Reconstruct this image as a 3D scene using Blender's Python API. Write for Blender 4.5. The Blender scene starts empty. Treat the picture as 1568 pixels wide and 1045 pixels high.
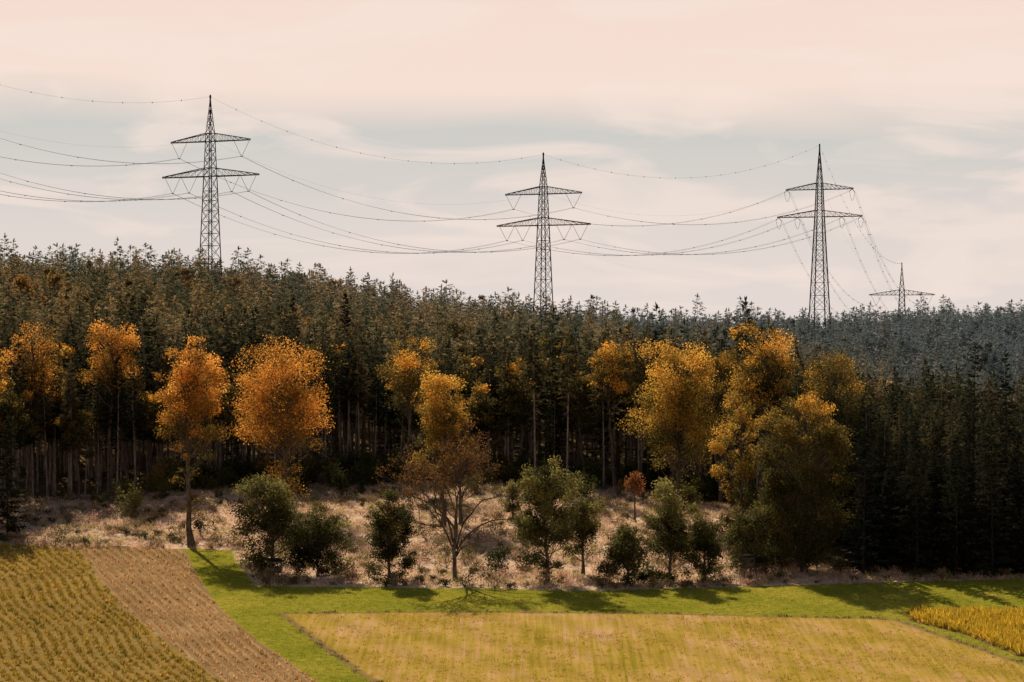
import bpy, math, random
import numpy as np
from mathutils import Vector, noise as mnoise
random.seed(7); rng=np.random.default_rng(7)
scene=bpy.context.scene
F=4447.0; CX=784.0; CZ=33.4           # focal length and centre column in image pixels, for placing things; eye height
SL=0.077

# ------------------------------------------------------------------ terrain
PROF_D=[-4000,0,60,200,260,400,500,600,700,830,900,1000,1060,1200,1300,1500,2200,12000]
COLS=[-250,0,400,800,1200,1568]
PROF={
-250:[31.7,31.7,24,-13,-10.8,0,7.7,17,30,44,46,44,40,30,20,0,-15,-30],
0:   [31.7,31.7,24,-13,-10.8,0,7.7,15,25,37,40,38,33,20,10,-5,-15,-30],
400: [31.7,31.7,24,-13,-10.8,0,7.7,14,23,34,36,34,28,18,8,-5,-15,-30],
800: [31.7,31.7,24,-13,-10.8,0,7.7,12.5,17,21,23,23,21,15,8,-5,-15,-30],
1200:[31.7,31.7,24,-13,-10.8,0,7.0,6,6,9,13,19,22,21,18,5,-15,-30],
1568:[31.7,31.7,24,-13,-10.8,0,4.5,-1,-5,-5,1,12,17,27,28,10,-15,-30]}
def terr(x,y):
    x=np.asarray(x,float); y=np.asarray(y,float)
    b=np.clip(CX+F*x/np.maximum(y,60.0),COLS[0],COLS[-1])
    H=np.stack([np.interp(y,PROF_D,PROF[c]) for c in COLS],-1)
    k=np.clip(np.searchsorted(COLS,b,side='right')-1,0,len(COLS)-2)
    c=np.array(COLS,float); t=(b-c[k])/(c[k+1]-c[k])
    h0=np.take_along_axis(H,k[...,None],-1)[...,0]; h1=np.take_along_axis(H,(k+1)[...,None],-1)[...,0]
    z=h0*(1-t)+h1*t
    m=np.clip((y-440)/40,0,1)
    z=z+m*0.5*(np.sin(x*0.11+1.3)*np.sin(y*0.13)+0.5*np.sin(x*0.31)*np.cos(y*0.27))
    return z
def gp(px,py):
    d=(CZ+SL*400)/((py-522.5)/F+SL)
    return ((px-CX)/F*d,d)
def at(px,d):
    x=(px-CX)/F*d
    return x,d,float(terr(x,d))

# ------------------------------------------------------------------ mesh helper
class MB:
    def __init__(s): s.v=[];s.q=[];s.m=[];s.h=[];s.r=[];s.n=0
    def add(s,V,Q,mat=0,hue=None,rnd=None):
        V=np.asarray(V,float).reshape(-1,3);Q=np.asarray(Q,int).reshape(-1,4)
        s.v.append(V);s.q.append(Q+s.n);s.n+=len(V)
        k=len(Q);s.m.append(np.full(k,mat))
        s.h.append(np.full(k,0.5) if hue is None else np.broadcast_to(hue,(k,)))
        s.r.append(np.full(k,0.5) if rnd is None else np.broadcast_to(rnd,(k,)))
    def mesh(s,name,mats,smooth=False):
        V=np.concatenate(s.v);Q=np.concatenate(s.q)
        me=bpy.data.meshes.new(name)
        me.vertices.add(len(V));me.vertices.foreach_set('co',V.astype('f').ravel())
        me.loops.add(len(Q)*4);me.loops.foreach_set('vertex_index',Q.astype('i').ravel())
        me.polygons.add(len(Q));me.polygons.foreach_set('loop_start',np.arange(0,len(Q)*4,4,dtype='i'))
        me.polygons.foreach_set('material_index',np.concatenate(s.m).astype('i'))
        if smooth: me.polygons.foreach_set('use_smooth',np.ones(len(Q),bool))
        for nm,a in(('hue',s.h),('rnd',s.r)):
            at_=me.attributes.new(nm,'FLOAT','FACE');at_.data.foreach_set('value',np.concatenate(a).astype('f'))
        for m in mats: me.materials.append(m)
        me.update(calc_edges=True);me.validate()
        return me
    def tube(s,P,R,n=6,mat=0,rnd=0.5):
        P=np.asarray(P,float);k=len(P)
        T=np.gradient(P,axis=0);T/=np.linalg.norm(T,axis=1)[:,None]+1e-9
        ref=np.where(np.abs(T[:,2:3])>0.9,np.array([[1.0,0,0]]),np.array([[0,0,1.0]]))
        A=np.cross(T,ref);A/=np.linalg.norm(A,axis=1)[:,None]+1e-9;B=np.cross(T,A)
        a=np.arange(n)*2*math.pi/n
        V=P[:,None]+np.asarray(R)[:,None,None]*(A[:,None]*np.cos(a)[None,:,None]+B[:,None]*np.sin(a)[None,:,None])
        i=np.arange(k-1)[:,None]*n;j=np.arange(n)[None];j2=(j+1)%n
        Q=np.stack([i+j,i+j2,i+n+j2,i+n+j],-1)
        s.add(V.reshape(-1,3),Q.reshape(-1,4),mat,rnd=rnd)
    def strut(s,a,b,w,mat=0):
        s.tube([a,b],[w*0.7,w*0.7],4,mat)
    def box(s,c,sz,mat=0):
        c=np.array(c,float);h=np.array(sz,float)/2
        V=np.array([[i,j,k] for k in(-1,1) for j in(-1,1) for i in(-1,1)])*h+c
        s.add(V,[[0,2,3,1],[4,5,7,6],[0,1,5,4],[2,6,7,3],[0,4,6,2],[1,3,7,5]],mat)
def link(name,me,loc=(0,0,0),rz=0,parent=None):
    o=bpy.data.objects.new(name,me);scene.collection.objects.link(o)
    o.location=loc;o.rotation_euler=(0,0,rz)
    if parent:o.parent=parent
    return o

# ------------------------------------------------------------------ materials
def newmat(name):
    m=bpy.data.materials.new(name);m.use_nodes=True;nt=m.node_tree;nt.nodes.clear()
    out=nt.nodes.new('ShaderNodeOutputMaterial');return m,nt,out
def N(nt,t,**k):
    n=nt.nodes.new(t)
    for a,b in k.items():setattr(n,a,b)
    return n
def ramp(nt,fac,stops,interp='LINEAR'):
    r=N(nt,'ShaderNodeValToRGB');e=r.color_ramp.elements;r.color_ramp.interpolation=interp
    while len(e)<len(stops):e.new(0.5)
    for i,(p,c) in enumerate(stops):e[i].position=p;e[i].color=(*c,1)
    nt.links.new(fac,r.inputs[0]);return r.outputs[0]
def mixc(nt,f,a,b,mode='MIX'):
    m=N(nt,'ShaderNodeMix',data_type='RGBA',blend_type=mode)
    for s,v in((m.inputs[0],f),(m.inputs[6],a),(m.inputs[7],b)):
        if isinstance(v,(int,float)):s.default_value=v
        elif isinstance(v,tuple):s.default_value=(*v,1)
        else:nt.links.new(v,s)
    return m.outputs[2]
def math_(nt,op,a,b=0.0,c=None,clamp=False):
    m=N(nt,'ShaderNodeMath',operation=op,use_clamp=clamp)
    for i,v in enumerate((a,b)+(() if c is None else (c,))):
        if isinstance(v,(int,float)):m.inputs[i].default_value=v
        else:nt.links.new(v,m.inputs[i])
    return m.outputs[0]
def leafshade(nt,out,col,trans):
    d=N(nt,'ShaderNodeBsdfDiffuse');t=N(nt,'ShaderNodeBsdfTranslucent');mx=N(nt,'ShaderNodeMixShader')
    mx.inputs[0].default_value=trans
    nt.links.new(col,d.inputs[0]);nt.links.new(col,t.inputs[0])
    nt.links.new(d.outputs[0],mx.inputs[1]);nt.links.new(t.outputs[0],mx.inputs[2])
    nt.links.new(mx.outputs[0],out.inputs[0])
def leafmat(name,stops,trans=0.45,usehue=True,lo=0.6,hi=1.35,haze=False):
    m,nt,out=newmat(name)
    if usehue:
        a=N(nt,'ShaderNodeAttribute',attribute_name='hue').outputs['Fac']
    else:
        a=N(nt,'ShaderNodeObjectInfo').outputs['Random']
    col=ramp(nt,a,stops)
    r=N(nt,'ShaderNodeAttribute',attribute_name='rnd').outputs['Fac']
    mr=N(nt,'ShaderNodeMapRange');mr.inputs[3].default_value=lo;mr.inputs[4].default_value=hi
    nt.links.new(r,mr.inputs[0])
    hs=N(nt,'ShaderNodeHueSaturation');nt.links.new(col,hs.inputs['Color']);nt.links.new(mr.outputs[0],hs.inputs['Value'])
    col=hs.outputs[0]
    if haze: # aerial haze painted into the far stands' leaf colour, by world position
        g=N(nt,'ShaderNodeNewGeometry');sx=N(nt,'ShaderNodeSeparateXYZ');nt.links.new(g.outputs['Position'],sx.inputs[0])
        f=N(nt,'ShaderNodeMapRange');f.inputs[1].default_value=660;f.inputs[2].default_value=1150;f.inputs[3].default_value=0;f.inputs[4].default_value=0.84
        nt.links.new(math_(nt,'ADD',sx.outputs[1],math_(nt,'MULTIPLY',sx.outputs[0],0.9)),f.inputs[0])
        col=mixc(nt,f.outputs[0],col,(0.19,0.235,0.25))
    leafshade(nt,out,col,trans);return m
def barkmat(name,c1,c2):
    m,nt,out=newmat(name)
    tc=N(nt,'ShaderNodeTexCoord');nz=N(nt,'ShaderNodeTexNoise');nz.inputs['Scale'].default_value=1.6;nz.inputs['Detail'].default_value=2
    mp=N(nt,'ShaderNodeMapping');mp.inputs['Scale'].default_value=(3,3,0.6)
    nt.links.new(tc.outputs['Object'],mp.inputs[0]);nt.links.new(mp.outputs[0],nz.inputs[0])
    col=ramp(nt,nz.outputs[0],[(0.35,c1),(0.65,c2)])
    b=N(nt,'ShaderNodeBsdfDiffuse');nt.links.new(col,b.inputs[0])
    nt.links.new(b.outputs[0],out.inputs[0]);return m

BARK=barkmat('bark_grey_brown',(0.06,0.045,0.034),(0.17,0.135,0.105))
BARKS=barkmat('bark_spruce',(0.15,0.12,0.10),(0.36,0.29,0.24))
BARKD=barkmat('bark_spruce_dark',(0.02,0.017,0.014),(0.05,0.042,0.034))  # darker spruce bark, for trunks of the dark-needled trees
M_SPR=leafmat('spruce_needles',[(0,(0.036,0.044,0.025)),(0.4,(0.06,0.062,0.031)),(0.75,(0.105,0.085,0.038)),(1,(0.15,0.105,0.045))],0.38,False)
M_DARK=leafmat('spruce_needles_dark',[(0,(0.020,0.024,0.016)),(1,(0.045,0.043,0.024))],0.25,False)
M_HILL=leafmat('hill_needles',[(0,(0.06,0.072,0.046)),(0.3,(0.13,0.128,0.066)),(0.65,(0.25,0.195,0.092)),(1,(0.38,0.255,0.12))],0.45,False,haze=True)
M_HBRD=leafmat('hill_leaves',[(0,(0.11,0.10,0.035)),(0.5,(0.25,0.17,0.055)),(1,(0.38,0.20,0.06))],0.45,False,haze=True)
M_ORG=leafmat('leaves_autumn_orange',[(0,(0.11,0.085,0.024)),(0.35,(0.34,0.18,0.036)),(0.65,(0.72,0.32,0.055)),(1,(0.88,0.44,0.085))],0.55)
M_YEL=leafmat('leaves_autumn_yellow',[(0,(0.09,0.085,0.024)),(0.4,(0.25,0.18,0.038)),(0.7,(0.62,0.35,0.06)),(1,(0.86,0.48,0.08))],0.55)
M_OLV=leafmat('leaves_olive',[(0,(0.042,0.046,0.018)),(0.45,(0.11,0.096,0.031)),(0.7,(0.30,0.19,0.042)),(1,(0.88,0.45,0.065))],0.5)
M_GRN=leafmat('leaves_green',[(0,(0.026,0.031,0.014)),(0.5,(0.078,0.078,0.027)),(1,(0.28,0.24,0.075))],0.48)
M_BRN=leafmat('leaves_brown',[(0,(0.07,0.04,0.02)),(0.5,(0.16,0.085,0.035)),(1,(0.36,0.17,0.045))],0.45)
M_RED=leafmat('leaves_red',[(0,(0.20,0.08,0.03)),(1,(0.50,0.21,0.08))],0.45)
M_DRY=leafmat('dry_grass_blades',[(0,(0.62,0.44,0.28)),(0.35,(0.86,0.62,0.44)),(0.6,(0.90,0.60,0.43)),(0.8,(0.62,0.47,0.21)),(1,(0.32,0.28,0.09))],0.5,False,lo=0.7,hi=1.1)
M_SHR=leafmat('shrub_leaves',[(0,(0.04,0.043,0.017)),(0.4,(0.12,0.105,0.04)),(0.7,(0.32,0.23,0.11)),(1,(0.58,0.36,0.24))],0.45,False)
M_SAP=leafmat('sapling_leaves',[(0,(0.035,0.042,0.016)),(0.5,(0.10,0.10,0.03)),(0.85,(0.22,0.19,0.05)),(1,(0.42,0.22,0.06))],0.48,False)
M_GRS=leafmat('meadow_blades',[(0,(0.21,0.21,0.02)),(1,(0.36,0.31,0.04))],0.45,False)
M_CRA=leafmat('maize_leaves',[(0,(0.26,0.20,0.03)),(0.6,(0.43,0.29,0.045)),(1,(0.60,0.36,0.075))],0.4,False)
M_CRB=leafmat('stubble_stalks',[(0,(0.48,0.29,0.11)),(1,(0.76,0.48,0.20))],0.35,False)
M_CRC=leafmat('cover_crop_leaves',[(0,(0.32,0.25,0.03)),(0.5,(0.50,0.33,0.05)),(1,(0.62,0.37,0.12))],0.4,False)
M_MUS=leafmat('mustard_leaves',[(0,(0.38,0.28,0.035)),(1,(0.76,0.50,0.045))],0.45,False)

# ------------------------------------------------------------------ ground
def frange(a,b,s):return list(np.arange(a,b,s))
ys=[-4000,-1500,-500,-100]+frange(0,260,12)+frange(260,520,0.8)+frange(520,1400,8)+[1400,1500,1700,2000,2600,3600,5500,8000,12000]
xs=[-8000,-4000,-2000,-1000,-600,-400]+frange(-300,-95,10)+frange(-95,95,0.8)+frange(95,300,10)+[300,400,600,1000,2000,4000,8000]
X,Y=np.meshgrid(xs,ys);Z=terr(X,Y)
nx,ny=len(xs),len(ys)
V=np.stack([X,Y,Z],-1).reshape(-1,3)
i=np.arange(ny-1)[:,None]*nx;j=np.arange(nx-1)[None]
Q=np.stack([i+j,i+j+1,i+j+1+nx,i+j+nx],-1).reshape(-1,4)
def sdist(poly,x,y):
    P=np.array([gp(*p) for p in poly]);n=len(P)
    dmin=np.full(x.shape,1e9);ins=np.zeros(x.shape,bool)
    for k in range(n):
        a=P[k];b=P[(k+1)%n];ab=b-a
        t=np.clip(((x-a[0])*ab[0]+(y-a[1])*ab[1])/(ab@ab+1e-9),0,1)
        dmin=np.minimum(dmin,np.hypot(x-a[0]-t*ab[0],y-a[1]-t*ab[1]))
        c=((a[1]>y)!=(b[1]>y))&(x<(b[0]-a[0])*(y-a[1])/(b[1]-a[1]+1e-12)+a[0]);ins^=c
    return np.where(ins,dmin,-dmin)
LA=[(-500,838),(60,835),(126,848),(150,885),(190,935),(262,990),(345,1050),(480,1150),(600,1250),(-900,1250)]
LB=[(60,835),(180,836),(283,842),(300,878),(335,930),(395,982),(495,1050),(640,1150),(780,1250),(600,1250),(480,1150),(345,1050),(262,990),(190,935),(150,885),(126,848)]
GR=[(-500,838),(283,840),(355,843),(372,870),(392,897),(600,900),(900,905),(1200,897),(1568,885),(2000,880),(2000,1250),(-900,1250)]
RF=[(432,940),(700,937),(1000,940),(1340,948),(1372,950),(1568,1018),(1800,1100),(2100,1250),(860,1250),(640,1080),(560,1035),(490,985)]
MU=[(1392,939),(1568,939),(2000,937),(2000,1140),(1568,1006),(1480,972),(1398,951)]
zones=dict(za=LA,zb=LB,zg=GR,zr=RF,zm=MU)
gme=bpy.data.meshes.new('ground')
gme.vertices.add(len(V));gme.vertices.foreach_set('co',V.astype('f').ravel())
gme.loops.add(len(Q)*4);gme.loops.foreach_set('vertex_index',Q.astype('i').ravel())
gme.polygons.add(len(Q));gme.polygons.foreach_set('loop_start',np.arange(0,len(Q)*4,4,dtype='i'))
gme.polygons.foreach_set('use_smooth',np.ones(len(Q),bool))
xf,yf=V[:,0],V[:,1]
for k,p in zones.items():
    a=gme.attributes.new(k,'FLOAT','POINT');a.data.foreach_set('value',np.clip(sdist(p,xf,yf),-30,30).astype('f'))
def edge_d(px):
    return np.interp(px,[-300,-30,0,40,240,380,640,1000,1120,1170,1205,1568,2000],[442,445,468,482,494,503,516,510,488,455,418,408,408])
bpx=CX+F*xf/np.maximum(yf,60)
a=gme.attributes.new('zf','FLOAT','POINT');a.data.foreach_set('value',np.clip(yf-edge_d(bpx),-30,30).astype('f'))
gme.update(calc_edges=True)
m,nt,out=newmat('ground_fields_and_forest_floor')
gpos=N(nt,'ShaderNodeNewGeometry').outputs['Position']
def nz(scale,det=4,mp=None,rot=0,rough=0.6):
    n=N(nt,'ShaderNodeTexNoise');n.inputs['Scale'].default_value=scale;n.inputs['Detail'].default_value=det;n.inputs['Roughness'].default_value=rough
    q=N(nt,'ShaderNodeMapping');q.inputs['Scale'].default_value=mp or (1,1,1);q.inputs['Rotation'].default_value=(0,0,rot)
    nt.links.new(gpos,q.inputs[0]);nt.links.new(q.outputs[0],n.inputs[0]);return n.outputs[0]
jn=math_(nt,'SUBTRACT',nz(0.7,3),0.5)
def zmask(name,w=0.35,jit=1.6):
    a=N(nt,'ShaderNodeAttribute',attribute_name=name).outputs['Fac']
    s=math_(nt,'ADD',a,math_(nt,'MULTIPLY',jn,jit))
    r=N(nt,'ShaderNodeMapRange');r.inputs[1].default_value=-w;r.inputs[2].default_value=w;nt.links.new(s,r.inputs[0]);return r.outputs[0]
n1=nz(0.09,4);n2=nz(1.3,3);n3=nz(5,1)
def dirt(n,stops):return ramp(nt,n,stops)
mixn=math_(nt,'ADD',math_(nt,'MULTIPLY',n1,0.5),math_(nt,'MULTIPLY',n2,0.5))
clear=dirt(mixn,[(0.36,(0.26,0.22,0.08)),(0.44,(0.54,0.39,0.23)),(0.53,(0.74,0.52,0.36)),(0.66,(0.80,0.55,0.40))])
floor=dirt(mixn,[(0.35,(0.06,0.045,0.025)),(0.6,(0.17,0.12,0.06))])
grass=dirt(mixn,[(0.36,(0.18,0.19,0.018)),(0.5,(0.28,0.26,0.028)),(0.64,(0.42,0.33,0.05))])
def rows(angle,period,lo,hi,dist=0.6):
    q=N(nt,'ShaderNodeMapping');q.inputs['Rotation'].default_value=(0,0,angle);nt.links.new(gpos,q.inputs[0])
    w=N(nt,'ShaderNodeTexWave');w.inputs['Scale'].default_value=0.314/period;w.inputs['Distortion'].default_value=dist;w.inputs['Detail'].default_value=2;w.inputs['Detail Scale'].default_value=1.5
    nt.links.new(q.outputs[0],w.inputs[0])
    r=N(nt,'ShaderNodeMapRange');r.inputs[3].default_value=lo;r.inputs[4].default_value=hi;nt.links.new(w.outputs['Fac'],r.inputs[0]);return r.outputs[0]
fa=dirt(mixn,[(0.36,(0.22,0.145,0.045)),(0.6,(0.36,0.23,0.065))])
fb=dirt(math_(nt,'ADD',math_(nt,'MULTIPLY',n1,0.4),math_(nt,'MULTIPLY',n3,0.6)),[(0.38,(0.23,0.14,0.06)),(0.62,(0.48,0.30,0.14))])
RA=math.radians(24)
streak=nz(0.5,4,(3.8,0.08,1),rot=-RA)
sn=math_(nt,'ADD',math_(nt,'MULTIPLY',n1,0.36),math_(nt,'MULTIPLY',streak,0.40))
sn=math_(nt,'ADD',sn,math_(nt,'MULTIPLY',n3,0.24))
fr=dirt(sn,[(0.38,(0.27,0.205,0.024)),(0.46,(0.42,0.285,0.042)),(0.53,(0.51,0.315,0.09)),(0.60,(0.60,0.36,0.17))])
fm=dirt(n2,[(0.4,(0.30,0.20,0.03)),(0.6,(0.48,0.32,0.05))])
def mulv(col,f):
    h=N(nt,'ShaderNodeHueSaturation');nt.links.new(col,h.inputs['Color']);nt.links.new(f,h.inputs['Value']);return h.outputs[0]
fr=mulv(fr,rows(-RA,6.5,0.90,1.04,0.8))
fb=mulv(fb,rows(-math.radians(17),1.3,0.78,1.15,0.5))
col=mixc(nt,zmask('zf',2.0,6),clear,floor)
col=mixc(nt,zmask('zg',0.5,2.5),col,grass)
def margin(name):
    a=N(nt,'ShaderNodeAttribute',attribute_name=name).outputs['Fac']
    ab=math_(nt,'ABSOLUTE',math_(nt,'ADD',a,math_(nt,'MULTIPLY',jn,1.2)))
    r=N(nt,'ShaderNodeMapRange');r.inputs[1].default_value=0.15;r.inputs[2].default_value=0.8;r.inputs[3].default_value=0.8;r.inputs[4].default_value=0;nt.links.new(ab,r.inputs[0]);return r.outputs[0]
for nm,c in(('zb',fb),('za',fa),('zr',fr),('zm',fm)):
    col=mixc(nt,zmask(nm,0.25,0.8),col,c)
col=mixc(nt,margin('zr'),col,(0.26,0.165,0.07));col=mixc(nt,margin('zm'),col,(0.17,0.12,0.045))
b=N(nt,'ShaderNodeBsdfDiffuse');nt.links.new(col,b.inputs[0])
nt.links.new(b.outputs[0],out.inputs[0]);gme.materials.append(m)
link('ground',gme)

# ------------------------------------------------------------------ trees
def kites(mb,P,D,S,L,W,mat,hue=None,rnd=None):
    L=L[:,None];W=W[:,None]
    V=np.stack([P,P+D*L*0.45+S*W,P+D*L,P+D*L*0.45-S*W],1).reshape(-1,3)
    Q=np.arange(len(P)*4).reshape(-1,4);mb.add(V,Q,mat,hue,rnd)
def unit(a):return a/(np.linalg.norm(a,axis=1)[:,None]+1e-9)
def spruce_mesh(name,H,R,cs,seed,mat,nb=7,ns=9,gap=0.62,sparse=0.0,size=1.0,stubs=True,power=0.85):
    g=np.random.default_rng(seed);mb=MB()
    zt=np.linspace(0,H,7);lean=g.normal(0,0.012,2)
    tr=np.stack([lean[0]*zt,lean[1]*zt,zt],1)
    mb.tube(tr,np.interp(zt,[0,0.6,H],[H*0.0105+0.05,H*0.0085,0.02]),5,1)
    if stubs:
        for k in range(int(cs*H*1.2)):
            z=g.uniform(0.12*H,max(cs*H,0.2*H)+1);a=g.uniform(0,6.28);l=g.uniform(0.4,1.6)
            p=np.array([0,0,z]);e=p+np.array([math.cos(a)*l,math.sin(a)*l,-0.25*l]);mb.tube([p,e],[0.035,0.015],3,1)
    zb=[];z=cs*H
    while z<H*0.985:
        n=nb if z<H*0.85 else max(4,nb-2)
        for k in range(n):
            if g.random()>sparse: zb.append(z+g.uniform(-.3,.3))
        z+=gap*(1.25-0.6*(z/H))*g.uniform(0.8,1.25)
    zb=np.array(zb);B=len(zb);az=g.uniform(0,6.283,B)
    t=(zb-cs*H)/(H-cs*H);t=np.clip(t,0,1)
    prof=np.minimum((1-t)**power,0.55+2.5*t)
    lob=1+0.22*np.sin(az*2+seed)+0.16*np.sin(az*3+zb*0.7)
    Lb=(R*prof+0.15)*g.uniform(0.6,1.15,B)*lob
    bi=np.repeat(np.arange(B),ns);s=g.uniform(0.12,1.0,len(bi));s[::ns]=1.0
    a=az[bi];L=Lb[bi]
    out_=np.stack([np.cos(a),np.sin(a),np.zeros_like(a)],1);side=np.stack([-np.sin(a),np.cos(a),np.zeros_like(a)],1)
    drop=(0.38-0.55*t[bi])
    P=out_*(s*L)[:,None]*1.0;P[:,2]=zb[bi]-drop*s*L+0.18*s*s*L
    P+=side*(g.normal(0,0.12,len(a))*L*s)[:,None]
    D=unit(out_+side*g.normal(0,0.6,len(a))[:,None]+np.array([0,0,1.0])*(g.normal(-0.30,0.28,len(a))+0.7*(t[bi]>0.93))[:,None])
    S=unit(np.cross(D,np.array([0,0,1.0])+g.normal(0,0.5,(len(a),3))))
    sz=size*(0.45+0.55*prof[bi])
    P[:,0]+=lean[0]*P[:,2];P[:,1]+=lean[1]*P[:,2]
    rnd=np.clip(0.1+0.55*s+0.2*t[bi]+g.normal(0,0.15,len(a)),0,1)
    kites(mb,P,D,S,sz*g.uniform(0.6,1.15,len(a)),sz*g.uniform(0.13,0.24,len(a)),0,rnd,rnd)
    n=14;zz=g.uniform(H*0.955,H*1.0,n);aa=g.uniform(0,6.28,n)
    D=unit(np.stack([np.cos(aa)*0.35,np.sin(aa)*0.35,np.ones(n)],1));S=unit(np.cross(D,g.normal(0,1,(n,3))))
    P=np.stack([lean[0]*zz,lean[1]*zz,zz],1);kites(mb,P,D,S,np.full(n,0.55*size),np.full(n,0.09*size),0,0.8,0.7)
    return mb.mesh(name,[mat,BARKD if mat is M_DARK else BARKS])

def broadleaf_mesh(name,H,cb,R,seed,mat,clumps=60,leaves=14000,ls=0.24,egg=0.2,trunk=None,bark=None,crd=0.25,low_clumps=0,huebias=0.0,twigs=0,hpow=1.0,rough=0.9,sq=2.3,limbs=2,rmin=0.1):
    g=np.random.default_rng(seed);mb=MB();bark=bark or BARK
    trunk=trunk or H*0.013+0.05
    zt=np.linspace(0,H*0.88,10)
    wx=np.cumsum(g.normal(0,H*0.006,10));wy=np.cumsum(g.normal(0,H*0.006,10));wx-=wx[0];wy-=wy[0]
    tr=np.stack([wx,wy,zt],1)
    mb.tube(tr,np.interp(zt,[0,0.7,H*0.3,H*0.88],[trunk*1.5,trunk,trunk*0.72,0.04]),7,1)
    cz=(H+cb)/2;rz=(H-cb)/2
    kk=np.arange(clumps)+0.5;ph=np.arccos(1-2*kk/clumps);th=kk*2.39996+seed
    d=np.stack([np.cos(th)*np.sin(ph),np.sin(th)*np.sin(ph),np.cos(ph)],1)+g.normal(0,0.16,(clumps,3));d=unit(d)
    hor=np.hypot(d[:,0],d[:,1])+1e-6
    fac=(1-np.clip(np.abs(d[:,2]),0,0.999)**sq)**(1/sq)/hor
    d[:,:2]*=np.clip(fac,0.8,1.8)[:,None]
    rad=g.uniform(rmin,1.0,clumps)**0.45*(1-crd*0.5)
    lob=1+rough*(0.15*np.sin(np.arctan2(d[:,1],d[:,0])*3+seed)+0.14*np.sin(d[:,2]*5+np.arctan2(d[:,1],d[:,0])*2+seed*1.7)+g.normal(0,0.10,clumps))
    C=d*rad[:,None]*lob[:,None]
    taper=1-egg*C[:,2]
    C=C*np.stack([R*taper,R*taper,np.full(clumps,rz)],1);C[:,2]+=cz
    C[:,2]=np.minimum(C[:,2],H-R*crd*0.5)
    if low_clumps:
        k=low_clumps;a=g.uniform(0,6.28,k);zz=g.uniform(cb*0.35,cb*1.05,k)
        E=np.stack([np.cos(a)*g.uniform(0.3,0.9,k)*R*0.6,np.sin(a)*g.uniform(.3,.9,k)*R*0.6,zz],1);C=np.concatenate([C,E])
    n=len(C);cr=R*crd*g.uniform(0.45,1.4,n);cr[clumps:]*=0.6
    for k in range(n):
        zc=C[k,2];z0=np.clip(zc-g.uniform(0.35,0.75)*np.hypot(C[k,0],C[k,1])-0.15*rz,min(cb*0.8,zc*0.8),H*0.84)
        p0=np.array([np.interp(z0,zt,wx),np.interp(z0,zt,wy),z0]);p3=C[k]
        u=np.linspace(0,1,6)[:,None];mid=p0*0.45+p3*0.55+np.array([0,0,-0.10*np.hypot(*(p3-p0)[:2])])+g.normal(0,0.25,3)
        P=(1-u)**2*p0+2*u*(1-u)*mid+u*u*p3
        r0=trunk*g.uniform(0.18,0.38);mb.tube(P,np.linspace(r0,0.025,6),4,1)
        for q in range(limbs+twigs):
            e=P[3+q%3]+g.normal(0,1,3)*cr[k]*(0.9 if not twigs else 1.3);mb.tube([P[3+q%3],(P[3+q%3]+e)/2+g.normal(0,.12,3),e],[0.045,0.032,0.012],3,1)
    w=cr**2*g.uniform(0.4,1.5,n);w/=w.sum();ci=g.choice(n,leaves,p=w)
    off=unit(g.normal(0,1,(leaves,3)))*(g.uniform(0,1,leaves)**0.5)[:,None]*np.array([1.15,1.15,0.85])
    P=C[ci]+off*cr[ci][:,None]+g.normal(0,0.20,(leaves,3))
    P[:,2]=np.maximum(P[:,2],0.15)
    outw=unit(P-np.array([0,0,cz-0.3*rz]))
    D=unit(g.normal(0,1,(leaves,3))+outw*0.5);S=unit(np.cross(D,g.normal(0,1,(leaves,3))))
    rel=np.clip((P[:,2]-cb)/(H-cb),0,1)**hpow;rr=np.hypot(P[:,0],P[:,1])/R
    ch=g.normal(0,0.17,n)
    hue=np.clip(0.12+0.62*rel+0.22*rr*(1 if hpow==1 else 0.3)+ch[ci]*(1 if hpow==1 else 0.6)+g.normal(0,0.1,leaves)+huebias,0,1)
    rnd=np.clip(0.5+ch[ci]*0.9+g.normal(0,0.22,leaves),0,1)
    kites(mb,P,D,S,ls*g.uniform(0.6,1.4,leaves),ls*g.uniform(0.3,0.55,leaves),0,hue,rnd)
    return mb.mesh(name,[mat,bark])

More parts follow.
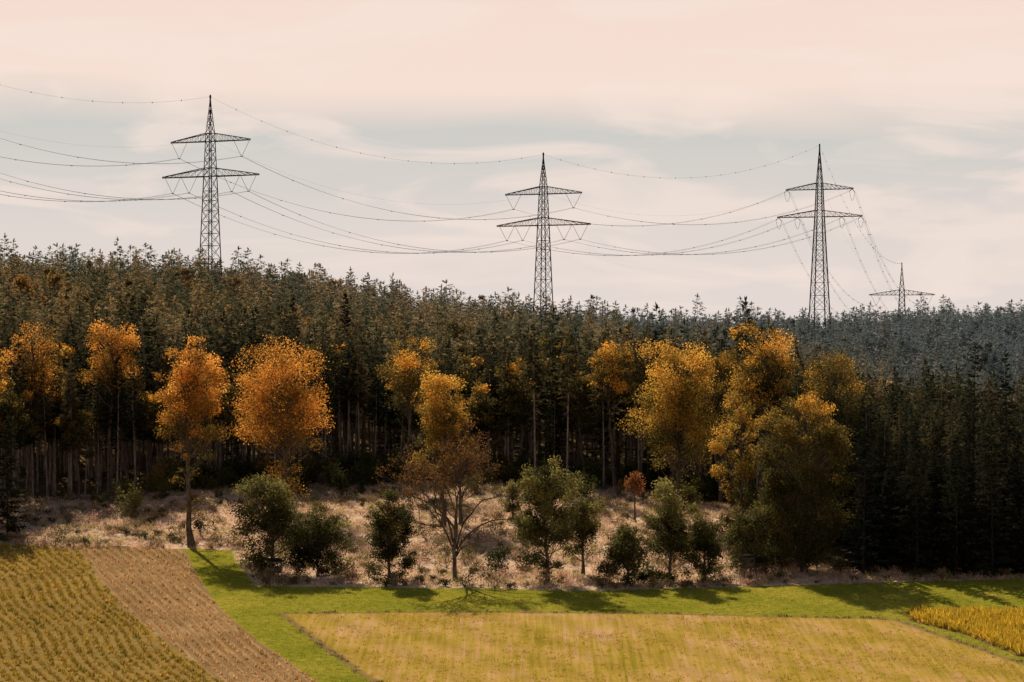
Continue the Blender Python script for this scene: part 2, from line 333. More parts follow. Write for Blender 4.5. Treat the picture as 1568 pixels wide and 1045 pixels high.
def hz(py,d):return CZ+(522.5-py)/F*d   # elevation reached by a line of sight through an image row
def plant(kind,name,px,d,top,w=None,rz=0,**kw):
    x,y,z=at(px,d);H=hz(top,d)-z
    if kind=='s':
        me=spruce_mesh(name,H,w*d/F/2,kw.pop('cs',0.1),kw.pop('seed'),kw.pop('mat',M_SPR),**kw)
    else:
        cbpy=kw.pop('cb');me=broadleaf_mesh(name,H,hz(cbpy,d)-z,w*d/F/2,kw.pop('seed'),kw.pop('mat'),**kw)
    return link(name,me,(x,y,z-0.1),rz)
T=[# name px d top width crown-bottom mat ...
('beech_tree',48,492,484,106,640,M_ORG,dict(seed=1,leaves=11000,huebias=-0.18)),
('beech_tree',172,496,479,98,620,M_ORG,dict(seed=2,leaves=11000,huebias=-0.14)),
('maple_tree',294,434,514,112,695,M_ORG,dict(seed=3,leaves=22000,clumps=85,low_clumps=12,huebias=-0.10,egg=0.2)),
('maple_tree',434,468,516,158,712,M_ORG,dict(seed=44,leaves=30000,clumps=115,low_clumps=18,huebias=-0.04,egg=0.05,rough=1.4)),
('beech_tree',627,503,516,92,640,M_OLV,dict(seed=5,leaves=10500,low_clumps=9,huebias=0.06)),
('linden_tree',678,455,552,90,735,M_YEL,dict(seed=6,leaves=18000,clumps=75,low_clumps=6,huebias=-0.03,egg=0.3)),
('beech_tree',942,503,513,84,620,M_OLV,dict(seed=8,leaves=10500,huebias=0.06)),
('maple_tree',1040,458,517,146,730,M_YEL,dict(seed=9,leaves=34000,clumps=120,low_clumps=14,huebias=-0.08,egg=0.08,rough=1.2)),
('beech_tree',1168,474,494,124,680,M_OLV,dict(seed=10,leaves=22000,clumps=85,huebias=0.08,rough=1.2)),
('birch_tree',1132,432,592,76,780,M_YEL,dict(seed=11,leaves=9500,clumps=50,low_clumps=9,huebias=-0.15)),
('beech_tree',1268,466,532,128,690,M_OLV,dict(seed=12,leaves=19000,clumps=80,huebias=-0.16)),
('linden_tree',1232,411,588,142,872,M_OLV,dict(seed=13,leaves=62000,clumps=230,huebias=0.10,egg=0.0,hpow=3.2,crd=0.2,rough=0.25,sq=3.2,limbs=1,rmin=0.45)),
('maple_tree',1105,486,528,62,640,M_OLV,dict(seed=14,leaves=7000,huebias=-0.05)),
('oak_tree',415,410,702,112,862,M_GRN,dict(seed=20,leaves=19000,clumps=66,low_clumps=4,huebias=0.0,crd=0.25,rough=1.5,egg=0.1)),
('hornbeam_tree',486,406,768,98,892,M_GRN,dict(seed=21,leaves=17000,clumps=58,huebias=-0.18,crd=0.28,rough=1.5,egg=0.35)),
('hornbeam_tree',597,403,742,78,880,M_GRN,dict(seed=22,leaves=16000,clumps=66,huebias=-0.15,crd=0.26,low_clumps=6,rough=1.2,egg=0.15)),
('oak_tree',838,400,688,100,862,M_GRN,dict(seed=23,leaves=23000,clumps=84,huebias=0.08,low_clumps=8,crd=0.25,rough=1.4,egg=0.1)),
('hornbeam_tree',893,408,732,68,862,M_GRN,dict(seed=24,leaves=10000,clumps=42,huebias=0.05,crd=0.28,rough=1.5)),
('hazel_bush',962,400,795,76,896,M_GRN,dict(seed=25,leaves=12000,clumps=46,huebias=-0.05,crd=0.28,rough=1.5,egg=0.4)),
('hornbeam_tree',1028,402,740,80,876,M_GRN,dict(seed=26,leaves=15000,clumps=58,huebias=0.05,low_clumps=5,crd=0.26,rough=1.5)),
('hornbeam_tree',1078,404,786,62,884,M_GRN,dict(seed=27,leaves=9000,clumps=40,huebias=-0.05,crd=0.28,rough=1.5)),
('oak_tree',1150,410,762,80,878,M_GRN,dict(seed=28,leaves=13000,clumps=50,huebias=-0.02,crd=0.28,rough=1.5)),
('birch_sapling',785,462,735,34,790,M_GRN,dict(seed=41,leaves=2200,clumps=22,huebias=0.1,crd=0.3,rough=1.5)),
('maple_shrub',972,462,715,34,765,M_RED,dict(seed=29,leaves=1300,clumps=16,crd=0.4,rough=1.4)),
('beech_tree',705,455,622,90,760,M_BRN,dict(seed=30,leaves=2600,clumps=60,twigs=3)),
]
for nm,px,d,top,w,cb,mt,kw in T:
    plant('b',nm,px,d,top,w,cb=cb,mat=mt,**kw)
def bare_tree():
    g=np.random.default_rng(5);mb=MB();x,y,z=at(697,403);H=hz(640,403)-z
    tips=[]
    def grow(p,dv,l,r,dep):
        n=5;P=[p];q=p.copy();v=dv.copy()
        for k in range(n):
            v=v+g.normal(0,0.11,3)+np.array([0,0,0.07]);v/=np.linalg.norm(v);q=q+v*l/n;P.append(q.copy())
        mb.tube(P,np.linspace(r,r*0.55,n+1),5 if dep<2 else 3,1)
        if dep>=5: tips.append(q);return
        for k in range(3 if dep else 4):
            ax=g.normal(0,1,3);dd=v+ax/np.linalg.norm(ax)*g.uniform(0.35,0.75);dd/=np.linalg.norm(dd)
            grow(P[-1-(k%3)],dd,l*g.uniform(0.62,0.87),r*0.55,dep+1)
    grow(np.zeros(3),np.array([0.03,0,1.0]),H*0.32,0.36,0)
    for tx,tz,zs in((7.5,11.5,4.5),(9.0,8.5,3.8),(-4,9.5,4.5),(6,5.5,3.0)):
        u=np.linspace(0,1,9)[:,None];p0=np.array([0,0,zs]);p3=np.array([tx,g.uniform(-2,2),tz]);md=np.array([tx*0.3,0,tz*1.12])
        P=(1-u)**2*p0+2*u*(1-u)*md+u*u*p3+g.normal(0,0.12,(9,3));mb.tube(P,np.linspace(0.17,0.04,9),4,1)
        for k in range(9):
            b_=P[g.integers(4,9)];e=b_+g.normal(0,0.8,3)+[0,0,0.5];mb.tube([b_,e],[0.05,0.015],3,1)
    tp=np.array(tips);n=4200;P=tp[g.integers(0,len(tp),n)]+g.normal(0,0.38,(n,3))
    D=unit(g.normal(0,1,(n,3)));S=unit(np.cross(D,g.normal(0,1,(n,3))))
    kites(mb,P,D,S,g.uniform(.18,.32,n),g.uniform(.07,.13,n),0,np.clip(g.normal(.45,.2,n),0,1),np.clip(g.normal(.5,.2,n),0,1))
    link('ash_tree',mb.mesh('ash_tree',[M_BRN,BARK]),(x,y,z-0.1))
bare_tree()
SP=[(820,504,495,44,0.6,M_SPR,0.1),(868,502,501,52,0.58,M_SPR,0.1),(1010,502,506,46,0.45,M_DARK,0.0),(925,504,533,44,0.5,M_SPR,0.1),
(978,505,518,42,0.5,M_SPR,0.05),(1322,408,655,88,0.02,M_DARK,0.0),(1183,417,735,56,0.02,M_DARK,0),
(1487,432,527,100,0.25,M_DARK,0.35),(1543,428,540,96,0.25,M_DARK,0.3),(1405,409,645,84,0.02,M_DARK,0),(1465,408,668,84,0.02,M_DARK,0),(1520,407,640,88,0.02,M_DARK,0),(12,446,640,75,0.05,M_DARK,0),(-25,446,610,80,0.05,M_DARK,0),
(205,560,452,44,0.3,M_DARK,0),(527,600,447,40,0.3,M_DARK,0),(447,580,452,42,0.3,M_DARK,0)]
for k,(px,d,top,w,cs,mt,spz) in enumerate(SP):
    plant('s','spruce_tree',px,d,top,w,cs=cs,seed=100+k,mat=mt,sparse=spz,ns=12,rz=k)

# ------------------------------------------------------------------ instancing
def scatter(name,protos,P,rot,scl,idx):
    coll=bpy.data.collections.new(name+'_types')
    for k,me in enumerate(protos):
        o=bpy.data.objects.new('%s_type_%02d'%(name,k),me);coll.objects.link(o)
    me=bpy.data.meshes.new(name);me.vertices.add(len(P));me.vertices.foreach_set('co',P.astype('f').ravel())
    a=me.attributes.new('rot','FLOAT_VECTOR','POINT');a.data.foreach_set('vector',rot.astype('f').ravel())
    a=me.attributes.new('scl','FLOAT_VECTOR','POINT');a.data.foreach_set('vector',scl.astype('f').ravel())
    a=me.attributes.new('pidx','INT','POINT');a.data.foreach_set('value',idx.astype('i'))
    ng=bpy.data.node_groups.new(name,'GeometryNodeTree')
    ng.interface.new_socket('Geometry',in_out='INPUT',socket_type='NodeSocketGeometry')
    ng.interface.new_socket('Geometry',in_out='OUTPUT',socket_type='NodeSocketGeometry')
    gi=ng.nodes.new('NodeGroupInput');go=ng.nodes.new('NodeGroupOutput')
    ci=ng.nodes.new('GeometryNodeCollectionInfo');ci.inputs['Collection'].default_value=coll
    ci.inputs['Separate Children'].default_value=True;ci.inputs['Reset Children'].default_value=True
    ip=ng.nodes.new('GeometryNodeInstanceOnPoints');ip.inputs['Pick Instance'].default_value=True
    def na(nm,t):
        n=ng.nodes.new('GeometryNodeInputNamedAttribute');n.data_type=t;n.inputs['Name'].default_value=nm
        return [s for s in n.outputs if s.enabled and s.name=='Attribute'][0]
    L=ng.links.new
    L(gi.outputs[0],ip.inputs['Points']);L(ci.outputs[0],ip.inputs['Instance'])
    L(na('pidx','INT'),ip.inputs['Instance Index']);L(na('rot','FLOAT_VECTOR'),ip.inputs['Rotation']);L(na('scl','FLOAT_VECTOR'),ip.inputs['Scale'])
    L(ip.outputs[0],go.inputs[0])
    o=link(name,me);md=o.modifiers.new('instances','NODES');md.node_group=ng
    return o
def jgrid(x0,x1,y0,y1,s,j=0.45):
    gx,gy=np.meshgrid(np.arange(x0,x1,s),np.arange(y0,y1,s));gx=gx.ravel();gy=gy.ravel()
    return gx+rng.uniform(-j,j,len(gx))*s,gy+rng.uniform(-j,j,len(gy))*s
def put(name,protos,x,y,smin,smax,groups=None,zoff=0.05,tilt=0.0):
    z=terr(x,y)-zoff;n=len(x)
    rot=np.stack([rng.normal(0,tilt,n),rng.normal(0,tilt,n),rng.uniform(0,6.283,n)],1)
    s=rng.uniform(smin,smax,n) if np.isscalar(smin) else smin*rng.uniform(0.85,1.15,n)
    w=s*rng.uniform(0.85,1.15,n)
    idx=rng.integers(0,len(protos),n) if groups is None else groups
    return scatter(name,protos,np.stack([x,y,z],1),rot,np.stack([w,w,s],1),idx)
def lf(x,y,f,z=0.0):return np.array([mnoise.noise((a_*f,b_*f,z)) for a_,b_ in zip(x,y)])
PYL=[(-200,770),(322,834),(832,916),(1255,1050),(1381,1334)]
PXY=[((p-CX)/F*d,d) for p,d in PYL]
high=[spruce_mesh('edge_spruce',23,2.3,0.42+0.04*k,200+k,M_SPR,ns=8,nb=7) for k in range(5)]
full=[spruce_mesh('full_spruce',20,2.9,0.03,220+k,M_DARK,ns=8,nb=8) for k in range(4)]
ebrd=[broadleaf_mesh('edge_broadleaf',20,8,3.4,280+k,M_OLV,clumps=40,leaves=5000,ls=0.34,huebias=-0.18) for k in range(2)]
inner=[spruce_mesh('inner_spruce',23,2.6,0.5,230+k,M_SPR,ns=6,nb=6,gap=0.75,size=1.2,stubs=False) for k in range(4)]
mid=[spruce_mesh('branchy_spruce',20,2.7,0.10+0.06*k,290+k,M_SPR,ns=7,nb=7,sparse=0.08) for k in range(3)]
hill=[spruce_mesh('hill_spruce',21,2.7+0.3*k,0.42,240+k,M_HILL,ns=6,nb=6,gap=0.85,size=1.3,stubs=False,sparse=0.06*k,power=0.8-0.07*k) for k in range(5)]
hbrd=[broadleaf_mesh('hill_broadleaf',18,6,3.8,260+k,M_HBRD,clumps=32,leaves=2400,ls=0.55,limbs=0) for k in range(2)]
x,y=jgrid(-105,120,400,560,4.1,0.6);b=CX+F*x/y;e=edge_d(b)
k=(y>e)&(b>-170)&(b<1740)&~((b>1150)&(b<1310)&(y<426));x,y,b,e=x[k],y[k],b[k],e[k]
right=(b>1190)&(y<e+40)
n=len(x)
g=np.where(right,rng.integers(5,9,n),np.where(y>e+16,rng.integers(11,15,n),rng.integers(0,5,n)))
g=np.where((rng.random(n)<0.32)&(b>260)&(b<1190)&(y<=e+16),rng.integers(15,18,n),g)
g=np.where((rng.random(n)<0.15)&(b<1150),rng.integers(9,11,n),g)
s=np.where(b>1190,0.92,1.0)*np.where(right,0.86,1.0)*np.where(b>1300,0.9,1.0)
s=s*(1+0.30*lf(x,y,0.035))*np.where(rng.random(n)<0.12,1.12,1)*np.where((g>=15)&(rng.random(n)<0.4),0.7,1)
keep=rng.random(n)<np.where(right,0.9,0.93)
x,y,g,s=x[keep],y[keep],g[keep],s[keep]
bx=rng.uniform(1310,1740,75);yy=edge_d(bx)+rng.uniform(-1,9,75);xx=(bx-CX)/F*yy
x=np.concatenate([x,xx]);y=np.concatenate([y,yy]);g=np.concatenate([g,rng.integers(5,9,75)]);s=np.concatenate([s,rng.uniform(0.45,0.85,75)])
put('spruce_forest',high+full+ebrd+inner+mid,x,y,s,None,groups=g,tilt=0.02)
x1,y1=jgrid(-175,160,560,760,5.6,0.6);x2,y2=jgrid(-290,300,760,1330,6.8,0.6)
x=np.concatenate([x1,x2]);y=np.concatenate([y1,y2]);b=CX+F*x/y
k=(b>-170)&(b<1740)&(rng.random(len(x))<0.96)
for qx,qy in PXY:k&=np.hypot(x-qx,y-qy)>7
x,y=x[k],y[k];n=len(x)
g=np.where(rng.random(n)<0.16,rng.integers(5,7,n),rng.integers(0,5,n))
s=rng.uniform(0.82,1.08,n)*np.where(rng.random(n)<0.08,1.14,1)*(1+0.14*lf(x,y,0.02))
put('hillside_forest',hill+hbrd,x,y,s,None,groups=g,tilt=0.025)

# ------------------------------------------------------------------ low plants
def tuft(name,n,h,spread,w,mat,seed,lean=0.35):
    g=np.random.default_rng(seed);mb=MB()
    P=np.stack([g.normal(0,spread,n),g.normal(0,spread,n),np.zeros(n)],1)
    D=unit(np.stack([g.normal(0,lean,n),g.normal(0,lean,n),np.ones(n)],1));S=unit(np.cross(D,g.normal(0,1,(n,3))))
    r=g.uniform(0,1,n);kites(mb,P,D,S,h*g.uniform(0.5,1.2,n),w*g.uniform(0.6,1.3,n),0,r,r);return mb.mesh(name,[mat])
def bush(name,h,r,mat,seed,n=420,ls=0.2):
    g=np.random.default_rng(seed);mb=MB();c=g.normal(0,0.5,(9,3))*[r,r,h*0.3]+[0,0,h*0.5]
    c[:,2]=np.clip(c[:,2],0.15*h,h)
    for q in c: mb.tube([[0,0,0],q*[0.4,0.4,0.6],q],[0.04,0.03,0.01],3,1)
    P=c[g.integers(0,9,n)]+g.normal(0,0.27,(n,3))*[r,r,h*0.5];P[:,2]=np.abs(P[:,2])
    D=unit(g.normal(0,1,(n,3))+[0,0,0.3]);S=unit(np.cross(D,g.normal(0,1,(n,3))));rr=np.clip(g.normal(.5,.2,n)+0.2*(P[:,2]/h-0.5),0,1)
    kites(mb,P,D,S,ls*g.uniform(.6,1.4,n),ls*g.uniform(.25,.5,n),0,rr,rr);return mb.mesh(name,[mat,BARK])
dry=[tuft('dry_tuft',26,0.5+0.15*k,0.34,0.05,M_DRY,300+k,0.9) for k in range(4)]
shr=[bush('shrub',1.1+0.4*k,0.9+0.2*k,M_SHR,320+k,n=340) for k in range(4)]
big=[bush('sapling',3.0+0.8*k,1.4,M_SAP,340+k,n=900,ls=0.26) for k in range(3)]
x,y=jgrid(-90,80,396,522,1.1);b=CX+F*x/y;zg=sdist(GR,x,y)
k=(zg<-0.2)&(y<edge_d(b)+6)&(b>-150)&(b<1700)&~((b>1215)&(y>edge_d(b)+1))
x,y=x[k],y[k]
cl=lf(x,y,0.12)
kk=rng.random(len(x))<0.6+0.6*cl
put('dry_grass',dry,x[kk],y[kk],0.6,1.35)
k2=(rng.random(len(x))<0.05+0.20*np.clip(-cl,0,1)+0.10*(sdist(GR,x,y)>-4))
put('clearing_shrubs',shr,x[k2],y[k2],0.35,1.1)
px_=rng.uniform(230,1200,330);dd=edge_d(px_)-np.abs(rng.normal(0,4.5,330))+4;xx=(px_-CX)/F*dd
k3=(rng.random(len(x))<0.003)&(x<60)
put('forest_edge_undergrowth',big,np.concatenate([xx,x[k3]]),np.concatenate([dd,y[k3]]),0.4,1.35)
x,y=jgrid(-90,90,320,445,0.9)
zg=sdist(GR,x,y);za=sdist(LA,x,y);zb=sdist(LB,x,y);zr=sdist(RF,x,y);zm=sdist(MU,x,y)
k=(zg>0.1)&(za<-.1)&(zb<-.1)&(zr<-.3)&(zm<-.1)
gt=[tuft('meadow_tuft',12,0.16,0.25,0.03,M_GRS,360+k_) for k_ in range(3)]
put('meadow_grass',gt,x[k],y[k],0.7,1.3,zoff=0.01)
k=((np.abs(zr+0.2)<0.5)|(np.abs(zm)<0.5))&(rng.random(len(x))<0.7)
et=[tuft('verge_tuft',22,0.45,0.22,0.03,M_SHR,370+k_) for k_ in range(3)]
put('verge_weeds',et,x[k],y[k],0.5,1.2)
def rowpts(poly,ang,rs,ps,x0=-110,x1=100,y0=300,y1=445,wob=0.08,sw=0.25):
    u=np.arange(-170,170,rs);v=np.arange(-170,170,ps);U,Vv=np.meshgrid(u,v);U=U.ravel();Vv=Vv.ravel()
    U=U+rng.normal(0,wob,len(U))+sw*np.sin(Vv*0.15);Vv=Vv+rng.uniform(-.4,.4,len(Vv))*ps
    c,s_=math.cos(ang),math.sin(ang);x=U*c-Vv*s_;y=U*s_+Vv*c+370
    k=(x>x0)&(x<x1)&(y>y0)&(y<y1);x,y=x[k],y[k];k=sdist(poly,x,y)>0.15;return x[k],y[k]
x,y=rowpts(LA,math.radians(17),1.3,0.5,sw=0.5,wob=0.12);mz=[tuft('maize_plant',11,0.55,0.14,0.065,M_CRA,380+q,0.6) for q in range(4)]
kk=rng.random(len(x))<0.85+0.5*lf(x,y,0.15);put('maize_crop',mz,x[kk],y[kk],0.6,1.3)
x,y=rowpts(LB,math.radians(17),1.3,0.6);st=[tuft('stubble',9,0.42,0.10,0.05,M_CRB,390+q,0.45) for q in range(4)]
kk=rng.random(len(x))<0.8;put('stubble_rows',st,x[kk],y[kk],0.5,1.6)
x,y=rowpts(RF,RA,0.9,0.7,wob=0.15);cc=[tuft('cover_plant',7,0.24,0.12,0.035,M_CRC,400+q,0.7) for q in range(4)]
kk=rng.random(len(x))<0.45+0.7*lf(x,y,0.08);put('cover_crop',cc,x[kk],y[kk],0.5,1.7)
x,y=rowpts(MU,math.radians(-60),0.6,0.5,wob=0.15);mu=[tuft('mustard_plant',12,1.1,0.16,0.06,M_MUS,410+q,0.45) for q in range(4)]
put('mustard_crop',mu,x,y,0.7,1.3)

# ------------------------------------------------------------------ pylons
def plain(name,c1,c2,sc=0.8):
    m,nt,out=newmat(name);b=N(nt,'ShaderNodeBsdfDiffuse');tc=N(nt,'ShaderNodeTexCoord')
    nn=N(nt,'ShaderNodeTexNoise');nn.inputs['Scale'].default_value=sc;nt.links.new(tc.outputs['Object'],nn.inputs[0])
    nt.links.new(ramp(nt,nn.outputs[0],[(0.35,c1),(0.65,c2)]),b.inputs[0]);nt.links.new(b.outputs[0],out.inputs[0]);return m
mS=plain('weathered_steel',(0.014,0.0125,0.0115),(0.032,0.029,0.027))
mI=plain('insulator_porcelain',(0.05,0.04,0.035),(0.09,0.07,0.06))
mW=plain('cable_aluminium',(0.14,0.13,0.13),(0.18,0.17,0.17))
mF=plain('concrete_footing',(0.3,0.29,0.27),(0.38,0.37,0.35))
YAW=math.radians(-30)
def pylon(px,d,top,up,low,hu,hl,tension=False,yaw=YAW):
    s=d/F;x,y,z=at(px,d);Ht=hz(top,d)-z;Hu=hz(up,d)-z;Hl=hz(low,d)-z
    k=1/math.cos(yaw);Lu=hu*s*k;Ll=hl*s*k
    kb=1/(math.cos(yaw)+abs(math.sin(yaw)))
    par=bpy.data.objects.new('electricity_pylon',None);scene.collection.objects.link(par);par.location=(x,y,z);par.rotation_euler=(0,0,yaw)
    wl=1.75*kb*1.05;sl=(0.058 if tension else 0.047)*kb
    def hw(h):
        if h<=Hl:return wl+(Hl-h)*sl
        if h<=Hu+2.4:return wl+(h-Hl)*(1.25*kb-wl)/(Hu+2.4-Hl)
        return max(0.08,1.25*kb*(Ht-h)/(Ht-Hu-2.4))
    body=MB()
    lv=[0]
    while lv[-1]<Hl-3:lv.append(lv[-1]+max(2.3,hw(lv[-1])*1.75))
    lv[-1]=Hl;lv+=[Hl+2.5];nmid=3
    lv+=[Hl+2.5+(Hu-Hl-2.5)*q/nmid for q in range(1,nmid)]+[Hu,Hu+2.4]
    nt_=5;lv+=[Hu+2.4+(Ht-Hu-2.4)*(1-(1-q/nt_)**1.25) for q in range(1,nt_+1)]
    cor=lambda h:[np.array([sx*hw(h),sy_*hw(h),h]) for sx,sy_ in((-1,-1),(1,-1),(1,1),(-1,1))]
    for a,b_ in zip(lv[:-1],lv[1:]):
        A=cor(a);B=cor(b_)
        wleg=0.26 if a<Hl else (0.21 if a<Hu+2 else 0.15)
        if tension:wleg*=1.2
        for q in range(4):
            body.strut(A[q],B[q],wleg);r=(q+1)%4
            if b_<Ht-0.5:
                body.strut(A[q],B[r],0.10);body.strut(A[r],B[q],0.10)
            body.strut(B[q],B[r],0.085)
    for q in cor(0):body.box(q+np.array([0,0,0.1]),(0.9,0.9,0.6),1)
    body.tube([[0,0,Ht-0.2],[0,0,Ht+0.5],[0,0,Ht+0.9]],[0.25,0.3,0.1],6)
    link('lattice_body',body.mesh('lattice_body',[mS,mF]),parent=par)
    att=[]
    ins=MB()
    for nm,h,L,pts in(('upper_crossarm',Hu,Lu,[0.78]),('lower_crossarm',Hl,Ll,[0.44,0.78])):
        arm=MB();w=hw(h);wt=hw(h+2.4)
        for sd in(-1,1):
            n=7;tip=np.array([sd*L,0,h])
            for sb in(-1,1):
                b0=np.array([sd*w,sb*w,h]);t0=np.array([sd*wt,sb*wt,h+2.4])
                arm.strut(b0,tip,0.20);arm.strut(t0,tip+[0,0,0.25],0.17)
                for q in range(n):
                    u0=q/n;u1=(q+1)/n;B0=b0+(tip-b0)*u0;B1=b0+(tip-b0)*u1;T0=t0+(tip-t0)*u0;T1=t0+(tip-t0)*u1
                    arm.strut(T0,B1,0.08);arm.strut(B1,T1,0.07)
            for q in range(n):
                u0=q/n;u1=(q+1)/n
                a0=np.array([sd*w,-w,h]);c0=np.array([sd*w,w,h])
                arm.strut(a0+(tip-a0)*u0,c0+(tip-c0)*u1,0.06)
            if not tension:
                for u in pts:
                    xc=sd*L*u;e=np.array([xc,0,h-4.6])
                    for ds in(-1,1):
                        x1=np.clip(xc+ds*2.4*k,-L,L)
                        ins.tube([[x1,0,h],[xc+ds*0.15,0,h-4.5]],[0.06,0.06],4)
                        arm.strut([x1,-0.4,h],[x1,0.4,h],0.1)
                    ins.box((xc,0,h-4.6),(0.6,0.3,0.25))
                    att.append((nm,sd,u,e,e))
            else:
                for u in([0.96] if nm=='upper_crossarm' else [0.52,0.96]):
                    xc=sd*L*u
                    f=np.array([xc,3.2,h-1.0]);bk=np.array([xc,-3.2,h-1.0])
                    for e in(f,bk):
                        ins.tube([[xc,0,h-0.1],e],[0.13,0.13],4)
                    uu=np.linspace(0,1,9);J=np.stack([np.full(9,xc),3.2-6.4*uu,h-1.0-3.6*4*uu*(1-uu)*0.9],1)
                    ins.tube(J,np.full(9,0.06),3);att.append((nm,sd,u,bk,f))
        link(nm,arm.mesh(nm,[mS]),parent=par)
    link('insulators',ins.mesh('insulators',[mI]),parent=par)
    c_,s_=math.cos(yaw),math.sin(yaw)
    W=lambda p:np.array([x+p[0]*c_-p[1]*s_,y+p[0]*s_+p[1]*c_,z+p[2]])
    return [(W(a[3]),W(a[4])) for a in att],W(np.array([0,0,Ht+0.3]))
PD=[(-200,770,55,126,184,70,86,False,YAW),(322,834,150,217,270.5,65,79,False,YAW),(832,916,238,297.5,345.5,58.5,71.5,False,YAW),
    (1255,1050,224,290.5,332.5,49.5,62.5,True,math.radians(-24)),(1381,1334,405,452,484,49,58,False,math.radians(-12))]
R_=[pylon(*p) for p in PD]
cab=MB()
def wire(a,b_,sag,r,twin=True,mark=0):
    n=28;t=np.linspace(0,1,n+1)[:,None];P=a+(b_-a)*t;P[:,2]-=(4*sag*t*(1-t))[:,0]
    dr=(b_-a)[:2];dr=dr/np.linalg.norm(dr);sd=np.array([-dr[1],dr[0],0])*0.28
    for o in((sd,-sd) if twin else (0*sd,)):
        cab.tube(P+o+(np.array([0,0,0.12]) if (twin and o is sd) else 0),np.full(n+1,r),4)
    if mark:
        L=np.linalg.norm(b_-a);k=int(L/mark)
        for q in range(1,k):
            u=q/k;p=a+(b_-a)*u;p=p-np.array([0,0,4*sag*u*(1-u)])
            cab.box(p,(0.45,0.45,0.18) if twin else (0.2,0.2,0.34))
for k,sg,se in((0,8.0,7.8),(1,9.6,9.3),(2,8.4,9.6),(3,12,11)):
    A,ta=R_[k];B,tb=R_[k+1]
    for (a1,a2),(b1,b2) in zip(A,B):
        wire(a2,b1,sg,0.028,True,17)
    wire(ta,tb,se,0.020,False,9)
    wire(ta-np.array([0,0,12.2]),tb-np.array([0,0,12.2]),se*1.05,0.012,False,0)
A,ta=R_[4]
for a1,a2 in A: wire(a2,a2+np.array([70,330,-12.0]),12,0.03,True,0)
link('power_lines',cab.mesh('power_lines',[mW]))

# ------------------------------------------------------------------ hunting stands
mWd=barkmat('weathered_wood',(0.06,0.048,0.036),(0.13,0.105,0.08));mRf=plain('roofing_felt',(0.012,0.012,0.012),(0.025,0.023,0.02))
def stand(px,d,h,rz):
    x,y,z=at(px,d);par=bpy.data.objects.new('hunting_stand',None);scene.collection.objects.link(par);par.location=(x,y,z);par.rotation_euler=(0,0,rz)
    m=MB();a=0.75
    for sx in(-1,1):
        for s2 in(-1,1):m.strut([sx*a*1.35,s2*a*1.35,-0.1],[sx*a,s2*a,h*0.55],0.06)
        m.strut([sx*a*1.3,-a*1.3,0.3],[sx*a,a,h*0.5],0.035);m.strut([-a*1.2,sx*a*1.2,0.4],[a*1.05,sx*a*1.05,h*0.5],0.035)
    link('legs',m.mesh('legs',[mWd]),parent=par)
    m=MB();m.box((0,0,h*0.56),(1.7,1.7,0.08))
    hh=h*0.4
    for s2 in(-1,1):
        m.box((0,s2*0.78,h*0.58+hh*0.22),(1.5,0.05,hh*0.44));m.box((s2*0.78,0,h*0.58+hh*0.22),(0.05,1.61,hh*0.44))
        m.box((0,s2*0.78,h*0.58+hh*0.92),(1.5,0.05,hh*0.16));m.box((s2*0.78,0,h*0.58+hh*0.92),(0.05,1.61,hh*0.16))
        for s3 in(-1,1):m.box((s2*0.7,s3*0.7,h*0.58+hh*0.64),(0.1,0.1,hh*0.42))
    link('cabin',m.mesh('cabin',[mWd]),parent=par)
    m=MB();m.add([[-1,-1.05,h*0.99],[1,-1.05,h*0.99],[1,1.05,h*1.07],[-1,1.05,h*1.07],[-1,-1.05,h*1.01],[1,-1.05,h*1.01],[1,1.05,h*1.09],[-1,1.05,h*1.09]],[[3,2,1,0],[4,5,6,7],[0,1,5,4],[1,2,6,5],[2,3,7,6],[3,0,4,7]])
    link('roof',m.mesh('roof',[mRf]),parent=par)
    m=MB()
    for sx in(-0.25,0.25):m.strut([sx,-2.2,0],[sx,-0.8,h*0.57],0.04)
    for q in range(7):
        u=(q+1)/8;m.strut([-0.25,-2.2+1.4*u,h*0.57*u],[0.25,-2.2+1.4*u,h*0.57*u],0.03)
    link('ladder',m.mesh('ladder',[mWd]),parent=par)
stand(420,397,3.6,0.4);stand(1145,402,3.4,-0.5)

# ------------------------------------------------------------------ light, sky, camera
AZ=math.radians(-18);EL=math.radians(38)
S=Vector((math.sin(AZ)*math.cos(EL),math.cos(AZ)*math.cos(EL),math.sin(EL)))
sun=bpy.data.lights.new('sun','SUN');sun.energy=5.0;sun.angle=math.radians(0.5);sun.color=(1.0,0.87,0.70)
so=bpy.data.objects.new('sun',sun);scene.collection.objects.link(so);so.rotation_euler=S.to_track_quat('Z','Y').to_euler();so.location=(0,300,200)
w=bpy.data.worlds.new('World');scene.world=w;w.use_nodes=True;nt=w.node_tree;nt.nodes.clear()
out=N(nt,'ShaderNodeOutputWorld')
sky=N(nt,'ShaderNodeTexSky',sky_type='NISHITA');sky.sun_disc=False;sky.sun_elevation=EL;sky.sun_rotation=AZ;sky.dust_density=2.0
bg1=N(nt,'ShaderNodeBackground');bg1.inputs[1].default_value=0.06;nt.links.new(sky.outputs[0],bg1.inputs[0])
tc=N(nt,'ShaderNodeTexCoord');sx=N(nt,'ShaderNodeSeparateXYZ');nt.links.new(tc.outputs['Generated'],sx.inputs[0])
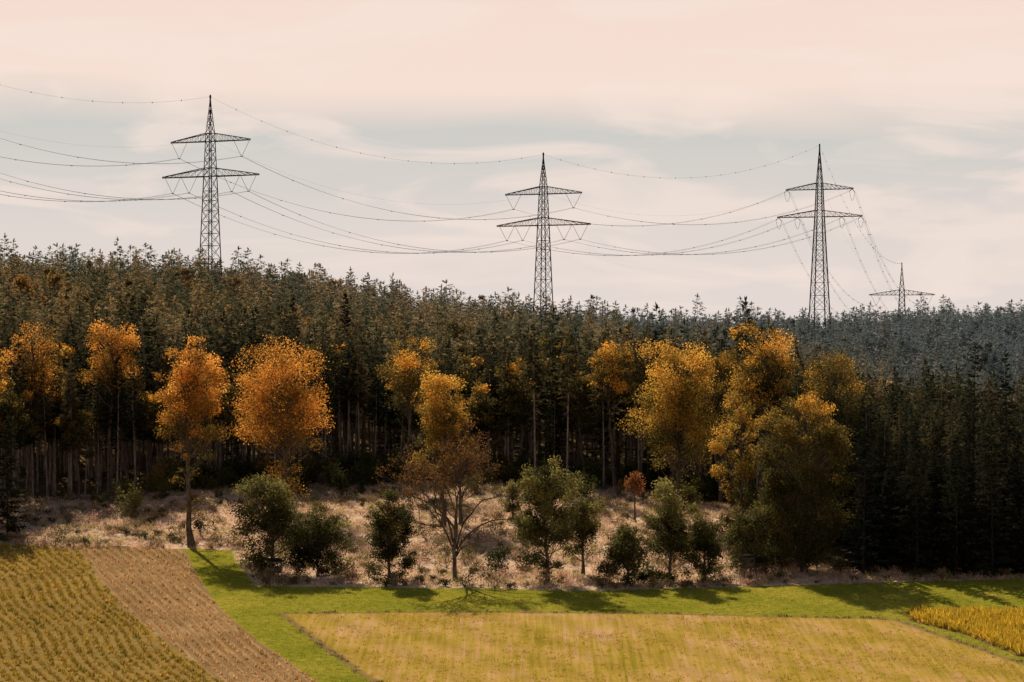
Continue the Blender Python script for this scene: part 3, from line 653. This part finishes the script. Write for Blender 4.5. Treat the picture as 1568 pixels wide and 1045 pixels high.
def wn(scale,mp,det=5,dist=0.0,loc=(0,0,0)):
    q=N(nt,'ShaderNodeMapping');q.inputs['Scale'].default_value=mp;q.inputs['Location'].default_value=loc;nt.links.new(tc.outputs['Generated'],q.inputs[0])
    n=N(nt,'ShaderNodeTexNoise');n.inputs['Scale'].default_value=scale;n.inputs['Detail'].default_value=det;n.inputs['Distortion'].default_value=dist;n.inputs['Roughness'].default_value=0.5
    nt.links.new(q.outputs[0],n.inputs[0]);return n.outputs[0]
na_=wn(1.0,(5,5,26),3,0.4,(3.1,0,0))
zz=math_(nt,'ADD',sx.outputs[2],math_(nt,'MULTIPLY',math_(nt,'SUBTRACT',na_,0.5),0.036))
zz=math_(nt,'MULTIPLY',zz,1/0.30)
base=ramp(nt,zz,[(0.0,(0.78,0.69,0.65)),(0.10,(0.77,0.69,0.64)),(0.17,(0.70,0.65,0.61)),(0.225,(0.62,0.61,0.58)),(0.26,(0.80,0.69,0.62)),(0.29,(0.92,0.74,0.65)),(0.40,(0.91,0.72,0.635)),(0.6,(0.4,0.34,0.30)),(1.0,(0.22,0.22,0.23))])
nb_=wn(1.0,(11,11,52),5,1.2,(0.4,2,0));pf=ramp(nt,nb_,[(0.48,(0,0,0)),(0.62,(1,1,1))])
base=mixc(nt,math_(nt,'MULTIPLY',pf,0.6),base,(0.92,0.77,0.69))
bg2=N(nt,'ShaderNodeBackground');bg2.inputs[1].default_value=1.0;nt.links.new(base,bg2.inputs[0])
fr_=N(nt,'ShaderNodeMapRange');fr_.inputs[1].default_value=0.16;fr_.inputs[2].default_value=0.35;nt.links.new(sx.outputs[2],fr_.inputs[0])
mx=N(nt,'ShaderNodeMixShader');nt.links.new(fr_.outputs[0],mx.inputs[0]);nt.links.new(bg2.outputs[0],mx.inputs[1]);nt.links.new(bg1.outputs[0],mx.inputs[2]);nt.links.new(mx.outputs[0],out.inputs[0])
cam=bpy.data.cameras.new('camera');co=bpy.data.objects.new('camera',cam);scene.collection.objects.link(co)
co.location=(0,0,CZ);co.rotation_euler=(math.radians(90),0,0);cam.sensor_width=36;cam.lens=36*F/1568;cam.clip_start=1;cam.clip_end=30000
scene.camera=co
scene.view_settings.view_transform='Standard';scene.view_settings.look='None';scene.view_settings.exposure=0
